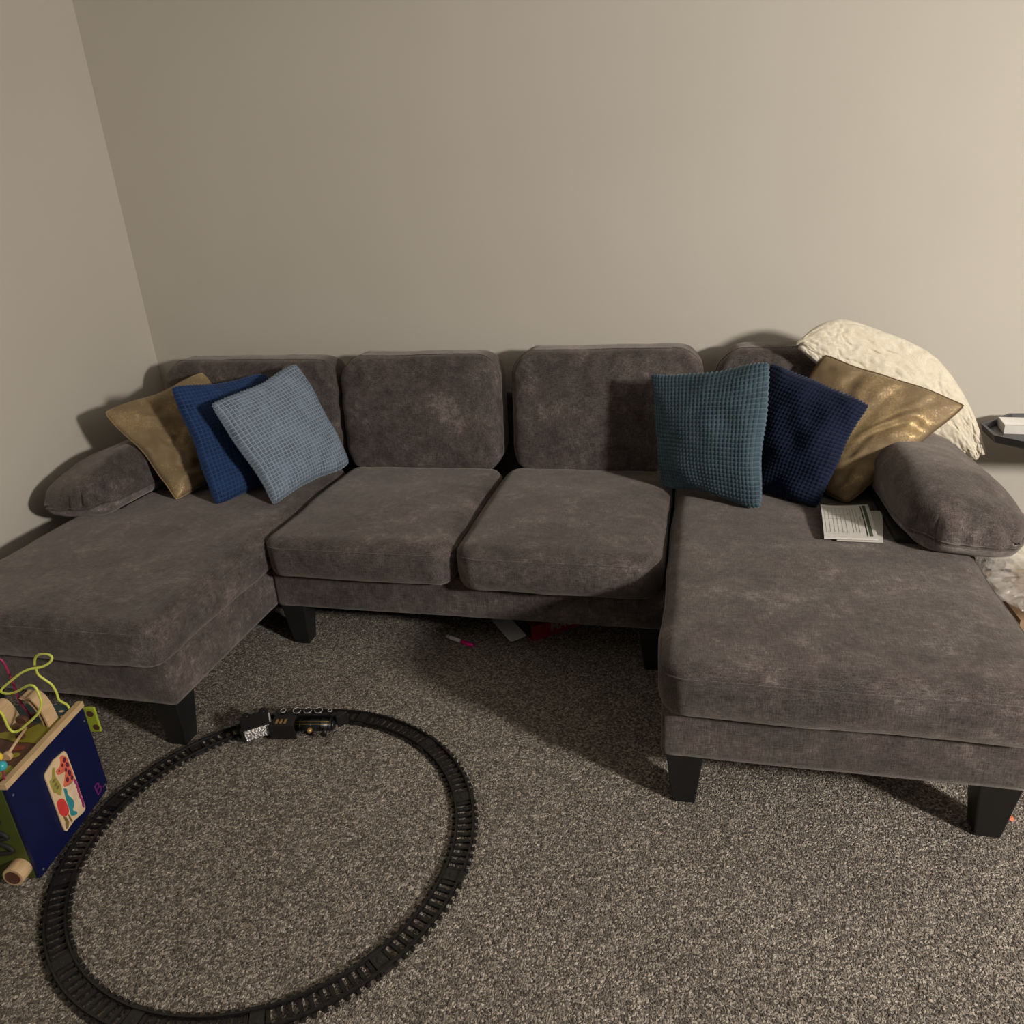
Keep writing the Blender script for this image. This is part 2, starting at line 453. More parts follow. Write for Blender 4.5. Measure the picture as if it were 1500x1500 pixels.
def base_box(name, x0, x1, y0, y1, z0, z1, seed):
    return sp(soft_box(name, ((x0 + x1) / 2, (y0 + y1) / 2, (z0 + z1) / 2), (x1 - x0, y1 - y0, z1 - z0), .012, sofa, wob=.0015, seed=seed, cell=.03))
base_box('chaise_base', X0, X1, YF, -.17, HB, .325, 1)
base_box('centre_base', X1 + .001, X3 - .001, YC, -.17, HB, .325, 2)
base_box('chaise_base', X3, X4, YF, -.17, HB, .325, 3)
base_box('back_frame', X0 + .05, X4 - .05, -.155, -.045, HB, .735, 4)

for lx, ly in ((X1 - .06, YF + .06), (X0 + .06, YF + .06), (X3 + .06, YF + .06), (X4 - .06, YF + .06),
               (X1 + .055, YC + .055), (X3 - .055, YC + .055), (X0 + .06, -.14), (X4 - .06, -.14), (X1, -.14), (X3, -.14)):
    b = MB(); b.box(lx - .047, lx + .047, ly - .047, ly + .047, 0, HB + .003, taper=.62)
    sp(b.build('leg', M['leg'], sofa, bevel=.004))

def seat_extra(front_drop=0):
    def f(X, u, v, w):
        X[:, 2] -= front_drop * np.clip(-v - .7, 0, 1) / .3 * np.clip(w + .2, 0, 1)
        return X
    return f
sp(soft_box('chaise_seat_cushion', (.640, -.985, .385), (.862, 1.36, .145), .045, sofa, crown=.018, bulge=(.006, .008, 0), corner_xy=.07, seam=[('z', .72)], seed=5, wob=.006))
sp(soft_box('chaise_seat_cushion', (2.878, -.985, .385), (.866, 1.36, .145), .045, sofa, crown=.018, bulge=(.006, .008, 0), corner_xy=.07, seam=[('z', .72)], seed=8, wob=.006))
sp(soft_box('seat_cushion', (1.412, -.685, .385), (.686, .80, .145), .045, sofa, crown=.016, bulge=(.004, .012, 0), corner_xy=.08, seam=[('z', .70)], seed=11, wob=.005))
sp(soft_box('seat_cushion', (2.093, -.690, .385), (.664, .82, .150), .045, sofa, crown=.018, bulge=(.004, .014, 0), corner_xy=.09, seam=[('z', .70)], seed=14, wob=.006))

def back_extra(seed, lean=.05):
    def f(X, u, v, w):
        X[:, 1] -= .040 * np.clip(1 - u * u, 0, 1) ** .7 * np.clip(1 - w * w, 0, 1) ** .7 * np.where(v < 0, 1, -.3)
        X[:, 1] += lean * (w - .0) * .5
        # gathers near the top edge and at the sides
        g = np.sin(X[:, 0] * 70 + seed * 2 + 2 * nz(X, 5, seed)) * np.exp(-((w - .86) / .12) ** 2) * .005
        g2 = np.sin((X[:, 2] * 1.2 + np.abs(X[:, 0])) * 55 + seed) * np.exp(-((np.abs(u) - .93) / .10) ** 2) * .005
        X[:, 1] -= (g + g2) * (v < 0)
        return X
    return f
def back_cushion(x0, x1, zt, seed, y=-.215):
    sp(soft_box('back_cushion', ((x0 + x1) / 2, y, (.435 + zt) / 2), (x1 - x0, .165, zt - .435), .038, sofa, corner_xz=.10,
                bulge=(.004, 0, .0), extra=back_extra(seed), seam=[('y', -.60)], seed=seed, wob=.005, cell=.018))
back_cushion(.228, 1.045, .905, 21)
back_cushion(1.064, 1.742, .914, 24)
back_cushion(1.798, 2.528, .926, 27)
back_cushion(2.578, 3.26, .918, 30, -.195)

def arm(cx, cy, rot, sgn, seed):
    """pillow-like arm, the front end gathered; sgn is the outward side"""
    def ex(X, u, v, w):
        # slopes down outward, fat in the middle, gathers at the front end
        out = u * sgn
        X[:, 2] += np.where(w > 0, 1, .25) * (-.045 * np.clip(out, -1, 1))
        X[:, 2] *= 1 - .30 * np.clip(np.abs(u) - .35, 0, 1) ** 1.2
        X[:, 2] -= .045 * np.clip(-v - .45, 0, 1) * (w > 0) * w
        g = np.sin(X[:, 0] * 95 + 4 * nz(X, 7, seed)) * np.exp(-((w - .1) / .5) ** 2) * .009 * (.6 + nz(X, 9, seed + 2))
        X[:, 1] += g * np.clip((-v - .6) / .3, 0, 1) * np.clip((1 - np.abs(u)) / .3, 0, 1)
        X[:, 0] *= 1 - .10 * np.clip(-v - .55, 0, 1) / .45
        return X
    return sp(soft_box('arm_cushion', (cx, cy, .545), (.352, .74, .185), .075, sofa, crown=.025, bulge=(.0, .035, 0), corner_xy=.07,
                       extra=ex, seam=[('z', -.30)], seed=seed, wob=.008, cell=.014, rot=rot, m2=(M['velvet_light'], -.32)))
arm(3.268, -.63, .05, 1, 41)
arm(.255, -.60, -.02, -1, 44)
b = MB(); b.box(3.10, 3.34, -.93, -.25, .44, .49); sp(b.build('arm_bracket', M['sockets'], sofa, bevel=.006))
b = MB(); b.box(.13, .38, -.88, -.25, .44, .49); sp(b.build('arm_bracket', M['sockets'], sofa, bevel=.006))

# ------------------------------------------------------------------ throw pillows
def pillow(name, label, mid, T, m, n=100, cells=0, amp=.0035, pinch=.06, sag=.15, wrinkle=None, seed=0, power=.42, group=None, back=.8, piping=None, pip_r=.003, cat='pillow', base=None, rim_noise=1.):
    """mid(u, v) -> mid-surface points for arrays u, v in -1..1"""
    t = np.linspace(-1, 1, n + 1); U, V = np.meshgrid(t, t, indexing='ij'); u = U.ravel(); v = V.ravel()
    pu = u * (1 - pinch * (1 - v * v) * np.abs(u) ** 1.5); pv = v * (1 - pinch * (1 - u * u) * np.abs(v) ** 1.5)
    cr = 1 - .045 * np.abs(u * v) ** 7; pu = pu * cr; pv = pv * cr
    Pm = mid(pu, pv)
    e = 1e-3
    du = mid(np.clip(pu + e, -1, 1), pv) - mid(np.clip(pu - e, -1, 1), pv); dv = mid(pu, np.clip(pv + e, -1, 1)) - mid(pu, np.clip(pv - e, -1, 1))
    Nn = np.cross(du, dv); Nn /= np.maximum(np.linalg.norm(Nn, axis=1), 1e-9)[:, None]    # faces the room
    prof = np.clip((1 - u * u) * (1 - v * v), 0, 1) ** power * (1 - sag * v)
    noi = np.array([noise.noise(Vector((a * 1.7 + seed, b * 1.7, seed * .3))) for a, b in zip(u, v)])
    n3 = np.array([nvec(Vector((a * 1.6 + seed, b * 1.6, seed))) for a, b in zip(u, v)])
    Pm = Pm + n3 * (.013 * np.maximum(np.abs(u), np.abs(v)) ** 3)[:, None] * rim_noise
    th = T * prof * (1 + .12 * noi)
    if wrinkle is not None: th_f = th + wrinkle(u, v) * np.clip(prof * 2.2, 0, 1)
    else: th_f = th
    if cells:
        cu = np.abs(np.sin(PI * cells * (u + 1) / 2)) ** .6; cv = np.abs(np.sin(PI * cells * (v + 1) / 2)) ** .6
        w = amp * cu * cv
        rim = np.maximum(np.abs(u), np.abs(v)) > .999
        # the seam itself scallops in the pillow's own plane
        Pm = Pm + np.where(rim, 1., 0.)[:, None] * (w * 1.2)[:, None] * 0
    else: w = 0
    front = Pm + Nn * (th_f + w)[:, None]; backp = Pm - Nn * (th * back + w)[:, None]
    rimm = (np.abs(u) > .9999) | (np.abs(v) > .9999)
    if cells:
        s = (u + v)
        k = np.where(np.abs(u) > .9999, np.abs(np.sin(PI * cells * (v + 1) / 2)), np.abs(np.sin(PI * cells * (u + 1) / 2)))
        cen = mid(np.zeros(1), np.zeros(1))[0]; outd = Pm - cen; outd /= np.maximum(np.linalg.norm(outd, axis=1), 1e-6)[:, None]
        front[rimm] = (Pm + outd * (k * .006)[:, None])[rimm]
    else: front[rimm] = Pm[rimm]
    m1 = n + 1; ids = np.arange(m1 * m1).reshape(m1, m1)
    bid = np.full(m1 * m1, -1); inner = ~rimm; bid[rimm] = np.where(rimm)[0]; bid[inner] = m1 * m1 + np.arange(inner.sum())
    Vv = np.concatenate([front, backp[inner]]); bids = bid.reshape(m1, m1)
    f1 = np.stack([ids[:-1, :-1], ids[1:, :-1], ids[1:, 1:], ids[:-1, 1:]], -1).reshape(-1, 4)
    f2 = np.stack([bids[:-1, :-1], bids[:-1, 1:], bids[1:, 1:], bids[1:, :-1]], -1).reshape(-1, 4)
    uvb = np.stack([(u + 1) / 2, (v + 1) / 2], 1); uv = np.concatenate([uvb, uvb[inner]])
    org = Vector(base) if base is not None else Vector(Vv.mean(0))
    o = mesh_np(name, Vv - np.array(org), np.concatenate([f1, f2]), m, None, uv=uv)
    o.location = org
    tag(o, label, cat, 'throw pillows on the sectional sofa')
    if piping:
        q = np.linspace(-1, 1, 60, endpoint=False); on = np.ones(60)
        a = np.concatenate([q, on, -q, -on]); b_ = np.concatenate([-on, q, on, -q])
        pa = a * (1 - pinch * (1 - b_ * b_) * np.abs(a) ** 1.5); pb = b_ * (1 - pinch * (1 - a * a) * np.abs(b_) ** 1.5)
        cr = 1 - .045 * np.abs(a * b_) ** 7
        n3 = np.array([nvec(Vector((x * 1.6 + seed, y * 1.6, seed))) for x, y in zip(a, b_)])
        R_ = mid(pa * cr, pb * cr) + n3 * .013 * rim_noise - np.array(org)
        tb = MB(); tb.tube([Vector(x) for x in R_], pip_r, 6, closed=True); tb.build('piping', piping, o)
    return o

def quad(TL, TR, BR, BL, bend=0.):
    TL, TR, BR, BL = map(np.array, (TL, TR, BR, BL))
    nn = np.cross(TR - BL, TL - BR); nn = nn / np.linalg.norm(nn)
    def f(u, v):
        a = ((u + 1) / 2)[:, None]; b_ = ((v + 1) / 2)[:, None]
        return (BL * (1 - a) + BR * a) * (1 - b_) + (TL * (1 - a) + TR * a) * b_ + nn * (bend * (1 - u * u))[:, None]
    return f

def gold_wr(seed, diag=1):
    def f(u, v):
        r = np.array([noise.noise(Vector((a * 2.2 + seed, b * 2.2, 1.3))) for a, b in zip(u, v)])
        r2 = np.array([noise.noise(Vector((a * 6 + seed, b * 6, 4.3))) for a, b in zip(u, v)])
        s = (u * .8 + v * diag)
        return .010 * np.sin(9 * s + 6 * r) * np.clip(.35 + r, 0, 1) + .005 * r2 + .012 * r
    return f
def soft_wr(seed, k=.006):
    def f(u, v):
        return k * np.array([noise.noise(Vector((a * 2.6 + seed, b * 2.6, seed))) for a, b in zip(u, v)])
    return f

pillow('throw_pillow', 'gold foil throw pillow leaning at far left of the sofa beside left arm', quad((.278, -.722, .812), (.452, -.315, .868), (.723, -.385, .505), (.556, -.795, .468)),
       .062, M['gold'], 90, wrinkle=gold_wr(2.), seed=2, pinch=.07, piping=M['gold'], sag=.2)
pillow('throw_pillow', 'royal blue waffle throw pillow between the gold and the grey-blue pillows', quad((.589, -.722, .905), (.757, -.312, .868), (.922, -.415, .470), (.752, -.826, .476)),
       .058, M['navy'], 150, cells=30, wrinkle=soft_wr(5), seed=5, pinch=.05, amp=.0035)
pillow('throw_pillow', 'light grey-blue waffle throw pillow, frontmost of the three at left', quad((.784, -.776, .858), (.924, -.352, .912), (1.108, -.372, .492), (.974, -.790, .468)),
       .066, M['grey_blue'], 150, cells=30, wrinkle=soft_wr(9), seed=9, pinch=.055, amp=.004)
pillow('throw_pillow', 'teal waffle throw pillow standing on the right seat cushion corner', quad((2.341, -.45, .876), (2.74, -.65, .958), (2.735, -.72, .478), (2.400, -.50, .478)),
       .062, M['teal'], 150, cells=30, wrinkle=soft_wr(13), seed=13, pinch=.06, amp=.004)
pillow('throw_pillow', 'dark navy waffle throw pillow between the teal and the right gold pillow', quad((2.755, -.405, .910), (3.050, -.60, .812), (2.899, -.672, .470), (2.62, -.41, .49)),
       .062, M['navy_dark'], 150, cells=30, wrinkle=soft_wr(17, .012), seed=17, pinch=.03, amp=.004, sag=-.1)
pillow('throw_pillow', 'gold foil throw pillow leaning on the right arm before the cream one', quad((2.930, -.36, .932), (3.372, -.50, .787), (3.012, -.635, .468), (2.740, -.345, .52)),
       .060, M['gold'], 90, wrinkle=gold_wr(21., -1), seed=21, pinch=.05, piping=M['gold_piping'], pip_r=.0035)

CT = [(2.845, -.33, .955), (2.917, -.30, 1.012), (2.998, -.27, 1.024), (3.127, -.26, .975), (3.266, -.26, .913), (3.358, -.26, .838), (3.449, -.26, .716), (3.501, -.27, .611), (3.520, -.28, .545)]
CB = [(2.855, -.34, .942), (2.924, -.34, .877), (2.986, -.34, .816), (3.076, -.34, .760), (3.169, -.34, .715), (3.252, -.30, .64), (3.351, -.26, .58), (3.423, -.25, .540), (3.482, -.26, .505)]
cT = np.array([tuple(p) for p in catmull(CT, 10)]); cB = np.array([tuple(p) for p in catmull(CB, 10)])
def cream_mid(u, v):
    s = np.clip((u + 1) / 2, 0, 1) * (len(cT) - 1); i = np.clip(s.astype(int), 0, len(cT) - 2); f = (s - i)[:, None]
    T_ = cT[i] * (1 - f) + cT[i + 1] * f; B_ = cB[i] * (1 - f) + cB[i + 1] * f; b_ = ((v + 1) / 2)[:, None]
    return B_ * (1 - b_) + T_ * b_
def fur_wr(u, v):
    r = np.array([noise.noise(Vector((a * 6.5, b * 2.2, 7.7))) for a, b in zip(u, v)])
    r2 = np.array([noise.noise(Vector((a * 22, b * 7, 2.2))) for a, b in zip(u, v)])
    return -.006 * (1 - np.clip(np.abs(r + .25 * r2) * 8, 0, 1)) + .004 * r2
pillow('throw_pillow', 'long cream plush throw pillow draped over the back right corner of sofa', cream_mid, .052, M['fur'], 130, wrinkle=fur_wr, seed=31, pinch=.0, sag=.0, power=.36)

# ------------------------------------------------------------------ papers on the right chaise
def sheet(name, label, C, z, lift, th, parent=None, seed=0, n=16):
    C = [np.array(c) for c in C]; V = []; F_ = []
    org = np.array([*(sum(C) / 4), 0])
    def pt(a, b_):
        p = (C[0] * (1 - a) + C[1] * a) * (1 - b_) + (C[3] * (1 - a) + C[2] * a) * b_
        return np.array([p[0], p[1], z + lift(a, b_)])
    t = np.linspace(0, 1, n)
    for dz in (0, th):
        for a in t:
            for b_ in t:
                q = pt(a, b_); q[2] += dz; V.append(q - np.array([org[0], org[1], 0]))
    for i in range(n - 1):
        for j in range(n - 1):
            k = i * n + j
            F_.append((k, k + 1, k + n + 1, k + n)); F_.append((n * n + k, n * n + k + n, n * n + k + n + 1, n * n + k + 1))
    for i in range(n - 1):
        for a, b_ in (((i) * n, (i + 1) * n), ((i + 1) * n + n - 1, i * n + n - 1), (i + 1, i), ((n - 1) * n + i, (n - 1) * n + i + 1)):
            F_.append((a, b_, n * n + b_, n * n + a))
    o = mesh_np(name, V, F_, M['paper'], None, smooth=False); o.location = (org[0], org[1], 0)
    return o, pt, org
def seat_z(): return .4785
lf1 = lambda a, b_: .004 + .010 * (1 - b_) * (1 - a) ** 4 + .004 * math.sin(3 * b_)
o2, _, _ = sheet('paper_sheet', None, [(2.99, -.70), (3.106, -.70), (3.064, -.943), (2.935, -.943)], seat_z() - .002, lambda a, b_: .0015, .0015)
tag(o2, 'plain white sheet sticking out under the printed form', 'paper')
o1, pt, org = sheet('paper_form', None, [(2.917, -.70), (3.068, -.665), (3.050, -.938), (2.899, -.942)], seat_z(), lf1, .005)
tag(o1, 'white folded form with dark green stripe and ruled table on right chaise', 'paper')
def ink(name, strips, m):
    b = MB()
    for a0, b0, a1, b1 in strips:
        k = 8; V = []
        for i in range(k + 1):
            s = i / k
            for (aa, bb) in ((a0, b0 + (b1 - b0) * s), (a1, b0 + (b1 - b0) * s)):
                q = pt(aa, bb); V.append((q[0] - org[0], q[1] - org[1], q[2] + .0056))
        b.add(V, [(2 * i, 2 * i + 1, 2 * i + 3, 2 * i + 2) for i in range(k)])
    b.build(name, m, o1)
ink('green_stripe', [(.86, .04, .925, .95)], M['green_print'])
ink('black_stripe', [(.81, .05, .832, .95)], M['black_print'])
st = [(x, .12, x + .007, .86) for x in (.05, .13, .21, .29, .37, .45)] + [(.03, y, .50, y + .006) for y in (.12, .34, .47, .86)]
ink('table_ruling', st, M['paper_line'])
ink('text_lines', [(.52, .12, .53, .34), (.57, .12, .58, .86), (.63, .12, .64, .86), (.69, .15, .70, .86), (.75, .38, .76, .55)], M['paper_line'])

# ------------------------------------------------------------------ toy train track
TC = (1.481, -1.885); TR_ = .500
track = empty('toy_train_track', 'circular black plastic toy train track lying on the carpet', 'toy track', (TC[0], TC[1], 0))
GAUGE = .022
def arc(r, a0, a1, z, n=14): return [(r * math.cos(a0 + (a1 - a0) * i / n), r * math.sin(a0 + (a1 - a0) * i / n), z) for i in range(n + 1)]
def ringbox(b, r0, r1, a0, a1, z0, z1, n=14):
    V = []
    for i in range(n + 1):
        a = a0 + (a1 - a0) * i / n; c, s = math.cos(a), math.sin(a)
        V += [(r0 * c, r0 * s, z0), (r1 * c, r1 * s, z0), (r1 * c, r1 * s, z1), (r0 * c, r0 * s, z1)]
    F_ = [(0, 1, 2, 3), (4 * n + 3, 4 * n + 2, 4 * n + 1, 4 * n)]
    for i in range(n):
        for k in range(4): F_.append((4 * i + k, 4 * i + (k + 1) % 4, 4 * i + 4 + (k + 1) % 4, 4 * i + 4 + k))
    b.add(V, F_)
a_half = math.radians(15)
def make_section():
    ti = MB(); rng = random.Random(3)
    K = 11
    for i in range(K):
        a = -a_half + (i + 1.0) / (K + 1.0) * 2 * a_half
        c, s = math.cos(a), math.sin(a)
        L0, L1, w = TR_ - .0335, TR_ + .0335, .0042
        V = []
        for z in (.001, .0075):
            for (r, t) in ((L0, -w), (L1, -w), (L1, w), (L0, w)):
                V.append((r * c - t * s, r * s + t * c, z))
        ti.add(V, [(0, 3, 2, 1), (4, 5, 6, 7), (0, 1, 5, 4), (1, 2, 6, 5), (2, 3, 7, 6), (3, 0, 4, 7)])
    ob = ti.build('track_section', M['track'], track)
    for rr in (TR_ - GAUGE, TR_ + GAUGE):
        r = MB(); ringbox(r, rr - .0022, rr + .0022, -a_half, a_half, .0065, .0135); ringbox(r, rr - .004, rr + .004, -a_half, a_half, .0055, .0075)
        r.build('rail', M['track'], ob)
    p = MB(); ringbox(p, TR_ - .031, TR_ + .031, a_half - .030, a_half + .030, .001, .0095, 4)
    p.cyl((TR_ * math.cos(a_half), TR_ * math.sin(a_half), .009), (TR_ * math.cos(a_half), TR_ * math.sin(a_half), .011), .006)
    p.build('joint_plate', M['track_plate'], ob)
    return ob
sec0 = make_section()
for i in range(12):
    if i == 0: o = sec0
    else:
        o = sec0.copy(); COL.objects.link(o); o.parent = track
        for ch in sec0.children:
            c = ch.copy(); COL.objects.link(c); c.parent = o
    o.rotation_euler = (0, 0, math.radians(10.5 + 30 * i))

# ------------------------------------------------------------------ toy locomotive lying on its side
loco = empty('toy_locomotive', 'black toy steam locomotive tipped on its side on the track', 'toy train', (1.383, -1.468, .040), (math.radians(98), 0, math.radians(9)))
b = MB(); b.box(-.105, -.035, -.024, .024, -.004, .040); b.box(-.112, -.030, -.028, .028, .040, .046)
b.build('cab', M['loco_black'], loco, bevel=.002)
for k in range(3):
    for s in (-1, 1):
        b = MB(); b.box(-.092 + k * .013, -.085 + k * .013, s * .0245 - .001, s * .0245 + .001, .014, .032); b.build('cab_window', M['brass'], loco)
b = MB(); b.cyl((-.036, 0, .014), (.078, 0, .014), .019, .018, 24)
for x in (-.02, .012, .045, .07): b.cyl((x, 0, .014), (x + .003, 0, .014), .0202, n=24)
b.cyl((.078, 0, .014), (.084, 0, .014), .015, .012, 24)
b.build('boiler', M['loco_black'], loco)
for y_, z_ in ((.0195, .02), (.0165, .027)):
    b = MB(); b.tube([(-.034, y_, z_), (.072, y_ - .0005, z_)], .0011, 6); b.build('handrail', M['brass'], loco)
b = MB(); b.box(-.105, .090, -.020, .020, -.020, -.004); b.box(-.03, .07, -.026, .026, -.008, -.004)
b.build('chassis', M['loco_black'], loco, bevel=.0015)
b = MB(); b.sphere((.012, 0, .036), .0085, 16, sc=(1, 1, 1.15)); b.build('dome', M['brass'], loco)
b = MB(); b.cyl((.060, 0, .028), (.060, 0, .050), .0055, .009, 16); b.cyl((.060, 0, .050), (.060, 0, .054), .010, .010, 16); b.build('chimney', M['loco_black'], loco)
b = MB(); b.prism([(.088, -.022), (.118, -.006 - .014), (.118, -.018), (.092, .004), (.088, .004)], -.022, .022, lambda a, c, w: (a, w * (1 - .0 * a), c)); b.build('cowcatcher', M['loco_black'], loco, bevel=.001)
for k, (x, r) in enumerate(((-.082, .010), (-.038, .0135), (-.004, .0135), (.030, .0135), (.066, .008))):
    for s in (-1, 1):
        b = MB(); b.cyl((x, s * .0205, -.020), (x, s * .027, -.020), r, n=24); w_ = b.build('wheel', M['loco_black'], loco)
        b = MB(); b.tube([(x + (r - .0018) * math.cos(t * PI / 12), s * .0273, -.020 + (r - .0018) * math.sin(t * PI / 12)) for t in range(24)], .0009, 6, closed=True)
        b.build('wheel_rim', M['white_paint'], w_)
for s in (-1, 1):
    b = MB(); b.box(-.045, .036, s * .0285 - .001, s * .0285 + .001, -.024, -.020); b.build('coupling_rod', M['track_plate'], loco)

tender = empty('toy_tender', 'black toy coal tender with silver load tipped off the track behind locomotive', 'toy train', (1.238, -1.523, .040), (math.radians(102), math.radians(-4), math.radians(33)))
b = MB(); b.box(-.044, .040, -.023, .023, -.044, .016); b.box(-.048, .044, -.026, .026, .012, .017); b.build('body', M['loco_black'], tender, bevel=.0015)
P_ = []
rngc = random.Random(8); nx_, ny_ = 26, 14; V = []; F_ = []
for i in range(nx_):
    for j in range(ny_):
        x = -.040 + .078 * i / (nx_ - 1); y = -.022 + .044 * j / (ny_ - 1); edge = i in (0, nx_ - 1) or j in (0, ny_ - 1)
        V.append((x, y, .015 if edge else .021 + rngc.uniform(-.002, .0035)))
for i in range(nx_ - 1):
    for j in range(ny_ - 1):
        k = i * ny_ + j; F_.append((k, k + ny_, k + ny_ + 1, k + 1))
mesh_np('coal_load', V, F_, M['silver'], tender, smooth=False)
b = MB(); b.box(.0395, .043, -.020, .020, -.030, .008); b.build('end_plate', M['white_paint'], tender)
b = MB(); b.box(-.060, -.042, -.006, .006, -.036, -.030); b.build('coupler', M['loco_black'], tender)
b = MB(); b.box(.038, .054, -.006, .006, -.036, -.030); b.build('coupler', M['loco_black'], tender)
for x in (-.026, .024):
    for s in (-1, 1):
        b = MB(); b.cyl((x, s * .018, -.046), (x, s * .024, -.046), .010, n=20); b.build('wheel', M['loco_black'], tender)

# ------------------------------------------------------------------ marker, red box and card under the sofa
mk = empty('marker_pen', 'white marker pen with pink cap lying on carpet before the sofa', 'marker', (1.700, -.912, .0085), (0, 0, math.atan2(-.054, .12)))
b = MB(); b.cyl((-.064, 0, 0), (-.056, 0, 0), .0055, .0072, 20); b.cyl((-.056, 0, 0), (.010, 0, 0), .0072, .0072, 20); b.build('barrel', M['marker_white'], mk)
for x in (-.050, .006):
    b = MB(); b.cyl((x, 0, 0), (x + .004, 0, 0), .0076, .0076, 20); b.build('ring', M['grey_print'], mk)
b = MB(); b.cyl((.010, 0, 0), (.056, 0, 0), .0082, .0072, 20); b.cyl((.056, 0, 0), (.064, 0, 0), .0072, .004, 20); b.build('cap', M['pink'], mk)

rb = empty('red_box', 'flat red cardboard box with grey lettering under the middle seat', 'box', (1.962, -.868, 0), (0, 0, math.radians(41)))
b = MB(); b.box(0, .34, 0, .25, 0, .004); b.box(0, .34, 0, .006, .004, .060); b.box(0, .34, .244, .25, .004, .060); b.box(.334, .34, 0, .25, .004, .060)
b.box(.004, .334, .004, .246, .056, .060)
b.build('carton', M['red'], rb)
b = MB(); b.prism([(.02, .006), (.10, .02), (.17, .012), (.22, .03), (.22, .052), (.03, .052)], -.003, .001, lambda a, c, w: (w, a, c)); b.build('open_end', M['dark'], rb)

def text_mesh(name, s, size, mat, parent, mw, extrude=.0004, bold=0):
    cu = bpy.data.curves.new(name, 'FONT'); cu.body = s; cu.size = size; cu.extrude = extrude; cu.offset = bold
    t = bpy.data.objects.new('tmp_text', cu); COL.objects.link(t)
    dg = bpy.context.evaluated_depsgraph_get(); me = bpy.data.meshes.new_from_object(t.evaluated_get(dg))
    bpy.data.objects.remove(t); me.materials.clear()
    me.transform(mw)
    return link(name, me, mat, parent)
text_mesh('lettering', 'MAGN', .046, M['grey_print'], rb, Matrix.Translation((.075, -.0008, .018)) @ Matrix.Rotation(PI / 2, 4, 'X'), bold=.001)

wc = MB(); wc.prism([(0, .006), (.006, 0), (.060, 0), (.066, .006), (.066, .15), (.060, .156), (.006, .156), (0, .15)], 0, .0025, lambda a, c, w: (a, c, w))
card = wc.build('white_card', M['grey_print']); card.location = (1.886, -.892, .006); card.rotation_euler = (math.radians(6), math.radians(-3), math.radians(41))
card.data.materials[0] = plain('pale_card', (.88, .88, .90), .6)
tag(card, 'pale grey-white card poking out under the sofa left of the red box', 'card')

# ------------------------------------------------------------------ activity cube
cube = empty('wooden_activity_cube', 'wooden toddler activity cube with blue side panel and wire bead maze', 'toy', (.965, -2.105, 0), (0, 0, math.radians(9.5)))
fx = lambda w0: (lambda a, c, w: (w0 + w, a, c))
side = [(0, .004), (.285, .004), (.300, .006), (.311, .014), (.318, .026), (.318, .288), (0, .288)]
b = MB(); b.prism(side, -.012, 0, lambda a, c, w: (w, a, c)); b.build('side_panel', M['toy_blue'], cube, bevel=.0015)
b = MB(); b.box(-.300, -.288, 0, .318, .004, .288); b.build('side_panel', M['toy_rust'], cube, bevel=.0015)
b = MB(); b.box(-.288, -.0125, .0, .012, .004, .284); b.build('front_panel', M['toy_green'], cube, bevel=.0015)
b = MB(); b.box(-.288, -.0125, .306, .318, .004, .284); b.build('rear_panel', M['toy_lime'], cube, bevel=.0015)
tp = MB(); tp.box(-.300, -.002, .002, .318, .284, .292); topo = tp.build('top_board', M['toy_brown'], cube, bevel=.001)
def inlay(name, poly, m, z=.2921):
    b = MB(); b.prism(poly, z, z + .0008, lambda a, c, w: (a, c, w)); return b.build(name, m, topo)
inlay('sea_print', [(-.298, .316), (-.030, .316), (-.016, .30), (-.014, .235), (-.06, .225), (-.10, .245), (-.16, .25), (-.20, .28), (-.298, .28)], M['toy_teal'])
inlay('leaf_print', [tuple(p)[:2] for p in catmull([(-.014, .250, 0), (-.040, .256, 0), (-.064, .245, 0), (-.072, .2265, 0), (-.095, .205, 0), (-.14, .20, 0), (-.17, .185, 0), (-.12, .172, 0), (-.085, .161, 0), (-.045, .158, 0), (-.014, .150, 0)], 4)], M['toy_lime'], .2930)
inlay('leaf_print', [(-.13 + .035 * math.cos(t * PI / 10), .115 + .022 * math.sin(t * PI / 10)) for t in range(20)], M['toy_lime'], .2930)
inlay('leaf_print', [(-.045 + .030 * math.cos(t * PI / 10), .045 + .028 * math.sin(t * PI / 10)) for t in range(20)], M['toy_lime'], .2930)
inlay('leaf_print', [(-.050 + .012 * math.cos(t * PI / 8), .110 + .009 * math.sin(t * PI / 8)) for t in range(16)], M['toy_lime'], .2930)
inlay('red_print', [(-.062 + .020 * math.cos(t * PI / 8), .137 + .010 * math.sin(t * PI / 8)) for t in range(16)], M['toy_rust'], .2930)
inlay('flower_print', [(-.038 + .008 * math.cos(t * PI / 6), .285 + .004 * math.sin(t * PI / 6)) for t in range(12)], M['p_white'], .2930)
inlay('flower_print', [(-.022 + .006 * math.cos(t * PI / 6), .262 + .004 * math.sin(t * PI / 6)) for t in range(12)], M['p_white'], .2930)
b = MB(); b.box(-.014, .004, -.002, .320, .284, .301); b.build('rim', M['pinewood'], cube, bevel=.0015)
b = MB(); b.box(-.300, -.0145, -.004, .010, .284, .300); b.build('rim', M['pinewood'], cube, bevel=.0015)
# screws and edge wear on the blue panel
for (y, z) in ((.012, .257), (.016, .017), (.306, .024), (.306, .245)):
    b = MB(); b.cyl((-.001, y, z), (.0012, y, z), .0032, n=12); b.build('screw', M['screw'], cube)
